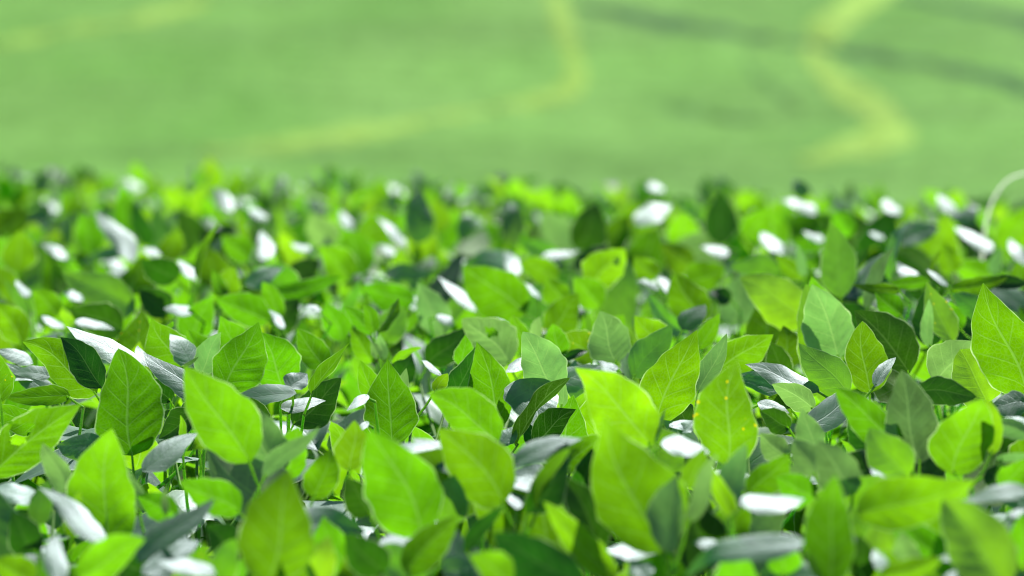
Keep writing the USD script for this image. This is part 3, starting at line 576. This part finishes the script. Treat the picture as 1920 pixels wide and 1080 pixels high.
  ('w',180,395,246,492,46,dict(d=5.7)), ('w',78,455,122,487,22,dict(d=5.6)), ('d',250,375,282,462,30,dict(d=6.0)), ('g',150,400,172,474,52,dict(d=6.0)), ('g',230,350,242,444,42,dict(d=6.2)), ('g',335,430,308,485,42,dict(d=5.8)), ('w',262,470,302,477,22,dict(d=5.6)), ('g',40,430,30,510,60,dict(d=5.6))]),
("plant with an oval white-gleaming leaf and a second one above it", [
  ('w',490,432,491,489,38,dict(d=5.7,free=1)), ('w',398,352,432,398,28,dict(d=6.4)), ('w',470,385,496,412,25,dict(d=6.2)), ('g',415,440,468,488,48,dict(d=5.7)), ('g',600,460,658,524,64,dict(d=5.5)), ('w',545,455,580,470,18,dict(d=5.8)), ('g',540,420,520,480,54,dict(d=6.0))]),
("plant with a white-gleaming leaf below a grey upright tip, near the far edge", [
  ('w',1462,370,1532,402,28,dict(d=6.3)), ('b',1490,335,1506,374,28,dict(d=6.7,p=35)), ('g',1560,395,1600,440,56,dict(d=6.2)), ('g',1440,390,1400,450,56,dict(d=6.1)), ('w',1218,340,1240,360,22,dict(d=7.2))]),
]

def upper_normal(nv, side):
    return nv * side

HALF = unit(SUN + unit(CAM - at(960, 700, 3.8)))          # a leaf with this normal mirrors the sun into the lens
RH = random.Random(41)
hero_index, hero_pts = 0, []
CW = 4
DEPTH = np.full((1080 // CW + 40, 1920 // CW + 40), -1.0)      # farthest-needed depth of the leaves placed from the photograph, used to keep the filling plants from covering them

def stamp(P):
    q = project(P)
    i, j = ((q[:, 1]) // CW + 20).astype(int), ((q[:, 0]) // CW + 20).astype(int)
    ok = (i >= 0) & (j >= 0) & (i < DEPTH.shape[0]) & (j < DEPTH.shape[1])
    i, j, w = i[ok], j[ok], q[ok, 2]
    for a, b, c in zip(i, j, w):
        if DEPTH[a, b] < 0 or c < DEPTH[a, b]:
            DEPTH[a, b] = c

def nearer(d):
    return d if d > 3.5 else 3.5 - (3.5 - d) * .6

def hero_leaf(row):
    global hero_index
    hero_index += 1
    kind, tx, ty, bx, by, w, o = row
    d = nearer(o.get('d') or FPX * .36 / (by - YH))
    base = at(bx, by, d)
    yaw = math.radians(o.get('yaw', RH.uniform(-18, 18)))
    if kind == 'w':
        nv = unit(HALF + np.array([RH.gauss(0, .10), RH.gauss(0, .06), RH.gauss(0, .05)]))
    else:
        p = math.radians(o.get('p', RH.uniform(-12, 14) if kind != 'b' else 50))
        nv = np.array([math.sin(yaw) * math.cos(p), -math.cos(yaw) * math.cos(p), math.sin(p)])
    if kind == 'e' and 'yaw' not in o:
        yaw = math.radians(74 * RH.choice((-1, 1)))
        ax0 = unit(at(tx, ty, d) - base)
        nv = unit(np.array([0, -1.0, 0.05])); nv = unit(nv - ax0 * (nv @ ax0))
        nv = nv * math.cos(yaw) + np.cross(ax0, nv) * math.sin(yaw)
    r = ray(tx, ty)
    for _ in range(12):
        den = r @ nv
        t = ((base - CAM) @ nv) / den if abs(den) > 1e-3 else 1e9
        tip = CAM + r * t
        L = np.linalg.norm(tip - base)
        if t > 0 and L < max(.135, 1.35 * np.linalg.norm(at(tx, ty, d) - base)) and abs(t - d) < .10:
            break
        nv = unit(nv + .22 * np.array([0, -1.0, .03]))
    else:
        tip = at(tx, ty, d); L = np.linalg.norm(tip - base)
        nv = unit(np.array([0, -1.0, .1]))
    axis = (tip - base) / L
    n = unit(nv - axis * (nv @ axis))
    s = np.cross(n, axis)
    rd = unit(ray((tx + bx) / 2, (ty + by) / 2))
    sp = s - rd * (s @ rd)
    ap = unit(axis - rd * (axis @ rd))
    fore = np.linalg.norm(sp - ap * (sp @ ap))
    side = o.get('side', {'p': -1, 'w': 1, 'b': 1, 'd': 1}.get(kind, RH.choice((-1, -1, 1, -1))))
    fold = o.get('fold', {'w': .10, 'b': .18}.get(kind, RH.uniform(.12, .52)))
    curl = o.get('curl', {'w': .22, 'b': .25}.get(kind, RH.uniform(-.15, .65)))
    W = w * d / FPX / max(fore, .12) / math.cos(fold * .75) * (.86 if kind == 'w' else 1.14)
    W = float(np.clip(W, .26 * L, .86 * L))
    mat = {'y': 'young', 'd': 'shadowed', 'p': 'pale'}.get(kind, 'leaf')
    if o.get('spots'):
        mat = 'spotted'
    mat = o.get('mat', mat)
    nu, nv_ = o.get('nu', 18), o.get('nv', 10)
    P, F, uv = leaf_blade(L, W, fold=fold, curl=curl, twist=RH.uniform(-.4, .4), wave=RH.uniform(.015, .045), asym=RH.uniform(-.17, .17), sharp=o.get('sharp', RH.uniform(.82, 1.22)),
                          nu=nu, nv=nv_, seed=hero_index, hole=o.get('hole'))
    P = P @ frame_from(axis, n * side).T + base
    # dense points for the cover map
    T = P[F]
    a, b = np.meshgrid([.12, .38, .62, .88], [.12, .38, .62, .88])
    k = (a + b) < 1.02
    bc = np.stack([a[k], b[k], 1 - a[k] - b[k]], -1)
    stamp((T[:, None] * bc[None, :, :, None]).sum(2).reshape(-1, 3))
    return dict(P=P, F=F, uv=uv, mat=mat, base=base, axis=axis)

def put_prim(name, label, cat, group=None, at_=None):
    path = numbered('/World', name)
    x = UsdGeom.Xform.Define(stage, path)
    if at_ is not None:
        x.AddTranslateOp().Set(Gf.Vec3d(*map(float, at_)))
    tag(x, label, cat, group)
    return path

DARK_GAPS = [(392, 880, 62, 34), (1212, 560, 34, 42), (1745, 682, 38, 26), (1545, 792, 34, 26), (100, 1000, 60, 34), (392, 1000, 44, 44), (700, 930, 26, 34), (1185, 690, 20, 30), (150, 690, 30, 30), (300, 725, 30, 24), (1110, 800, 30, 20)]
hero_sets = [[hero_leaf(r) for r in rows] for _, rows in PLANTS]
centres = np.array([np.mean([l['base'] for l in L], 0) for L in hero_sets])
def cover_share(P):
    q = project(P)
    i, j = (q[:, 1] // CW + 20).astype(int), (q[:, 0] // CW + 20).astype(int)
    ok = (i >= 0) & (j >= 0) & (i < DEPTH.shape[0]) & (j < DEPTH.shape[1])
    D = DEPTH[i[ok], j[ok]]
    return ((D > 0) & (q[ok, 2] < D - .004)).sum() / len(P)
FL = random.Random(77)
extra = 0
for _ in range(9000):
    if extra >= 620:
        break
    cx, cy = FL.uniform(-20, 1940), 430 + 670 * FL.random() ** .9
    if DEPTH[int(cy // CW + 20), int(cx // CW + 20)] > 0:
        continue
    if any(((cx - g[0]) / g[2]) ** 2 + ((cy - g[1]) / g[3]) ** 2 < 1 for g in DARK_GAPS):
        continue
    kd = FL.choices('gdbwpye', (50, 18, 12, 1.5, 9, 6, 5))[0]
    d = FPX * .36 / (cy + 38 - YH) * FL.uniform(1.0, 1.07)
    lp = .104 * FPX / nearer(d) * 1.08 * FL.uniform(.45, 1.08)
    if kd in 'bw':
        an, lp, wr = FL.uniform(50, 110) * FL.choice((-1, 1)), lp * .75, FL.uniform(.26, .42)
    else:
        an, wr = FL.gauss(0, 42), (.22 if kd == 'e' else FL.uniform(.46, .72))
    ax, ay = math.sin(math.radians(an)) * lp / 2, -math.cos(math.radians(an)) * lp / 2
    o = dict(d=d, nu=12, nv=8, yaw=FL.gauss(0, 30))
    if kd in 'gdpy':
        o['p'] = FL.gauss(4, 20)
    elif kd == 'b':
        o['p'] = FL.uniform(30, 46)
    hole_ = FL.random()
    if hole_ < .05 and kd in 'gy':
        o.update(hole=(FL.uniform(.35, .7), FL.uniform(-.5, .5), FL.uniform(.05, .10), FL.uniform(.12, .24)), nu=30, nv=18)
    elif hole_ < .13 and kd == 'g':
        o['spots'] = 1
    keep = DEPTH.copy()
    leaf = hero_leaf((kd, cx + ax, cy + ay, cx - ax, cy - ay, lp * wr, o))
    after, DEPTH = DEPTH, keep
    sh = cover_share(leaf['P'])
    if sh > .035:
        continue
    DEPTH = after
    k = int(np.argmin(np.hypot(centres[:, 0] - leaf['base'][0], centres[:, 1] - leaf['base'][1])))
    hero_sets[k].append(leaf); extra += 1
print('extra leaflets', extra, 'covered', (DEPTH[127:290, 20:500] > 0).mean())
hero_xy = []
for (label, rows), L in zip(PLANTS, hero_sets):
    bases = np.array([l['base'] for l in L])
    c = bases.mean(0)
    root = np.array([c[0], c[1] + .03, 0.0]); root[2] = float(ground_z(root[0], root[1]))
    hero_xy.append(root[:2])
    path = put_prim('soybean_plant', label, 'plant', at_=root)
    # leaves of up to three leaflets with neighbouring bases
    left, groups = list(range(len(L))), []
    while left:
        i = left.pop(0)
        near = sorted(left, key=lambda k: np.linalg.norm(L[k]['base'] - L[i]['base']))[:2]
        near = [k for k in near if np.linalg.norm(L[k]['base'] - L[i]['base']) < .042]
        for k in near:
            left.remove(k)
        groups.append([i] + near)
    rr = random.Random(len(rows) * 31 + int(c[0] * 1000))
    htop = float(np.percentile(bases[:, 2], 25)) - root[2] - .05
    zs = np.linspace(-.01, max(htop, .3), 8)
    sp_ = np.array([[math.sin(z * 9 + rr.random()) * .006, math.cos(z * 7 + rr.random()) * .006, z] for z in zs])
    usdkit.mesh(stage, path + '/stem', tube(sp_, np.linspace(.0042, .002, 8), 8), STEM, smooth=True)
    for gidx in groups:
        J = np.mean([L[k]['base'] - L[k]['axis'] * .012 for k in gidx], 0) - root
        J[2] -= .012; J[1] += .006
        zn = max(.1, J[2] - rr.uniform(.07, .15))
        node = np.array([np.interp(zn, zs, sp_[:, q]) for q in range(3)])
        mid = (node + J) / 2 + np.array([(J - node)[0] * .2, (J - node)[1] * .2, -.012])
        pet = [tube(bezier(node, mid, J, 9), np.linspace(.0022, .0014, 9), 7)]
        for k in gidx:
            b = L[k]['base'] - root
            pet.append(tube(np.stack([J, J * .45 + b * .55 + np.array([0, 0, -.002]), b + L[k]['axis'] * .004]), [.0014, .0013, .0011], 6))
        pp = numbered(path, 'leaf_stalk')
        usdkit.mesh(stage, pp, joined(pet), STEM, smooth=True)
        for k in gidx:
            put_leaf(numbered(pp, 'leaflet'), L[k]['P'] - root, L[k]['F'], L[k]['uv'], MATS[L[k]['mat']])

# a tall thin stalk that bends over, standing out above the far leaves
pts = [at(1843, 470, 6.0), at(1847, 430, 6.0), at(1857, 387, 6.0), at(1880, 347, 6.0), at(1905, 330, 6.0), at(1928, 323, 6.0)]
from scipy.interpolate import CubicSpline
pts = CubicSpline(range(6), np.array(pts))(np.linspace(0, 5, 24))
foot = np.array([pts[0][0] - .03, pts[0][1], float(ground_z(pts[0][0], pts[0][1]))])
path = put_prim('grass_stalk', 'tall thin pale stalk bending over above the soybeans at the picture edge', 'stalk', at_=foot)
usdkit.mesh(stage, path + '/stem', tube(np.vstack([bezier(foot, foot + [0, 0, .35], pts[0], 8)[:-1], pts]) - foot, np.concatenate([np.full(7, .003), np.linspace(.0022, .0012, 24)]), 8), STRAW, smooth=True)

# ---------------------------------------------------------------- the rest of the crop
def covers(P):
    """Share of a plant's points that would stand in front of a leaf placed from the photograph."""
    q = project(P)
    i, j = (q[:, 1] // CW + 20).astype(int), (q[:, 0] // CW + 20).astype(int)
    ok = (i >= 0) & (j >= 0) & (i < DEPTH.shape[0]) & (j < DEPTH.shape[1])
    D = DEPTH[i[ok], j[ok]]
    return ((D > 0) & (q[ok, 2] < D - .005)).sum() / len(P)

def half_width(y):
    return y * 960 / FPX

HANDLES = ['bitten leaf', 'long white-gleaming leaf', 'half green half blue leaf', 'two overlapping bright leaves', 'bare stalks in the dark gap', 'tall soft bright leaf in front', 'slanting soft leaf', 'crinkled white leaf in the corner', 'very large soft leaf at the bottom', 'tuft of hairy young leaves', 'tall pointed bright leaf', 'veined leaf and dark twin', 'grey-blue rounded leaf', 'small pale heart-shaped leaf', 'large darker leaning leaf', 'soft yellow-green leaf in front', 'biggest soft leaf', 'three soft-edged leaves at the bottom', 'dark folded leaf with pale stripe', 'level sideways leaf', 'tall narrow leaf', 'narrow hairy leaf', 'orange-blotched leaf', 'large veined leaf at the edge', 'leaf half in shadow', 'yellow-specked front leaf', 'soft folded half-pale leaf', 'broad bright pointed leaf', 'pale soft triangular leaves', 'dark upright leaf at the bottom', 'wide arching bright leaf', 'soft rounded leaf and black cup', 'yellowing pointed leaf', 'two small white leaves at the edge', 'slanting white blade and broad leaf', 'round-holed bright leaf', 'dark blue-grey upright leaf', 'dark leaf over a grey one', 'lone dark oval leaf', 'tall curved stalk', 'long slanting white blade', 'oval white-gleaming leaf', 'grey tip near the far edge']
BANDS = [(2.0, 3.3, 'soybean plants filling the soft foreground', 'soft-edged bright soybean plant filling in between the nearest large leaves'),
         (3.3, 4.6, 'soybean plants filling the rows in focus', 'soybean plant with low green leaves among the leaves in sharp focus'),
         (4.6, 7.3, 'soybean plants just behind the focus', 'slightly blurred soybean plant in the rows just behind the sharp leaves'),
         (7.3, 99, 'blurred soybean plants at the far edge of the field', 'blurred soybean plant of the far rows below the hillside')]
# dark openings in the canopy, where no plant stands in the photograph
GAPS = [at(x_, y_, d_)[:2] for x_, y_, d_ in ((390, 880, 3.55), (1212, 560, 4.95), (1745, 685, 4.0), (1560, 790, 3.55), (100, 985, 2.9), (390, 990, 2.8), (690, 930, 3.0), (1000, 850, 3.4))]
placed, RF = [], random.Random(23)
n_plants = 0
y = 2.12
while y < 11.5:
    step = .185 if y < 4.6 else (.205 if y < 6.0 else .25)
    x = -half_width(y) - .22 + RF.uniform(0, step)
    while x < half_width(y) + .22:
        px, py_ = x + RF.uniform(-.06, .06), y + RF.uniform(-.07, .07)
        x += step
        if py_ > field_edge(px) + .35:
            continue
        if any(abs(px - g[0]) < .085 and -.22 < py_ - g[1] < .40 for g in GAPS):
            continue
        k = RF.randrange(N_NEAR) if py_ < 5.5 else RF.randrange(N_NEAR, N_KINDS)
        rz = RF.uniform(0, 2 * math.pi)
        sc = RF.uniform(.93, 1.05) if py_ < 6 else RF.uniform(1.01, 1.06)
        cr, sr = math.cos(rz), math.sin(rz)
        P0 = KINDS[k][1] @ np.array([[cr, sr, 0], [-sr, cr, 0], [0, 0, 1]])
        gz = float(ground_z(px, py_))
        limit = .004 if py_ < 4.7 else (.02 if py_ < 5.6 else .09)
        ok = False
        while sc > .5:
            if covers(P0 * sc + [px, py_, gz]) <= limit:
                ok = True
                break
            sc -= .04
        if not ok:
            continue
        q = project(P0 * sc + [px, py_, gz])
        if not ((q[:, 0] > -30) & (q[:, 0] < 1950) & (q[:, 1] < 1100)).any():
            continue
        b = next(b for b in BANDS if b[0] <= py_ < b[1])
        text, grp = b[3], b[2]
        h = int(np.argmin([math.hypot(px - c[0], (py_ - c[1]) * .6) for c in hero_xy]))
        dx, dy = px - hero_xy[h][0], py_ - hero_xy[h][1]
        if py_ < 7.3:
            where = ('just behind' if dy > 0 else 'just in front of') if abs(dy) > abs(dx) else 'close beside'
            text = f"{'blurred' if py_ > 4.6 else 'soft-edged' if py_ < 3.2 else 'low'} green soybean plant {where} the {HANDLES[h]}"
        else:
            text += ' under ' + ('the winding long pale strip' if px > .62 else 'the level pale strip' if px < -.25 else 'its plain middle part')
        path = put_prim('soybean_plant', text, 'plant', grp, at_=(px, py_, gz))
        xf = UsdGeom.Xformable(stage.GetPrimAtPath(path))
        xf.AddRotateZOp().Set(math.degrees(rz))
        xf.AddScaleOp().Set(Gf.Vec3f(sc, sc, sc))
        prim = stage.GetPrimAtPath(path)
        prim.GetReferences().AddInternalReference(KINDS[k][0])
        prim.SetInstanceable(True)
        placed.append((px, py_)); n_plants += 1
    y += step * .92
print('plants', n_plants, 'heroes', len(PLANTS), 'leaflets', hero_index)

# the field goes on outside the picture: one crop, drawn as copies
inst = UsdGeom.PointInstancer.Define(stage, '/World/soybean_crop')
tag(inst, 'soybean crop going on at both sides of the view and over the crest', 'crop', kind='stuff')
protos = []
for k in range(5):
    _, _, stem, leaves = KINDS[k]
    V, F, UV, n = [], [], [], 0
    for _, bl in leaves:
        for P, f, uv, m in bl:
            V.append(P); F.append(f + n); UV.append(uv); n += len(P)
    pth = f'/World/soybean_crop/plant_{k:03d}'
    UsdGeom.Xform.Define(stage, pth)
    put_leaf(pth + '/leaves', np.vstack(V), np.vstack(F), np.vstack(UV), LEAF)
    usdkit.mesh(stage, pth + '/stem', joined([stem] + [p for p, _ in leaves]), STEM, smooth=True)
    protos.append(Sdf.Path(pth))
inst.CreatePrototypesRel().SetTargets(protos)
pos, rot, scl, idx = [], [], [], []
RO = random.Random(5)
for yy in np.arange(1.2, 18, .21):
    for xx in np.arange(-5.0, 5.0, .21):
        qx, qy = xx + RO.uniform(-.07, .07), yy + RO.uniform(-.07, .07)
        inside = abs(qx) < half_width(qy) + .30 and 1.95 < qy < field_edge(qx) + .5
        if inside or qy < 1.95 and abs(qx) < .35:
            continue
        pos.append((qx, qy, float(ground_z(qx, qy)))); idx.append(RO.randrange(5))
        a = RO.uniform(0, math.pi); rot.append(Gf.Quath(math.cos(a), 0, 0, math.sin(a)))
        s_ = RO.uniform(.9, 1.03); scl.append((s_, s_, s_))
inst.CreatePositionsAttr([Gf.Vec3f(*p) for p in pos])
inst.CreateOrientationsAttr(rot)
inst.CreateScalesAttr([Gf.Vec3f(*s_) for s_ in scl])
inst.CreateProtoIndicesAttr(idx)
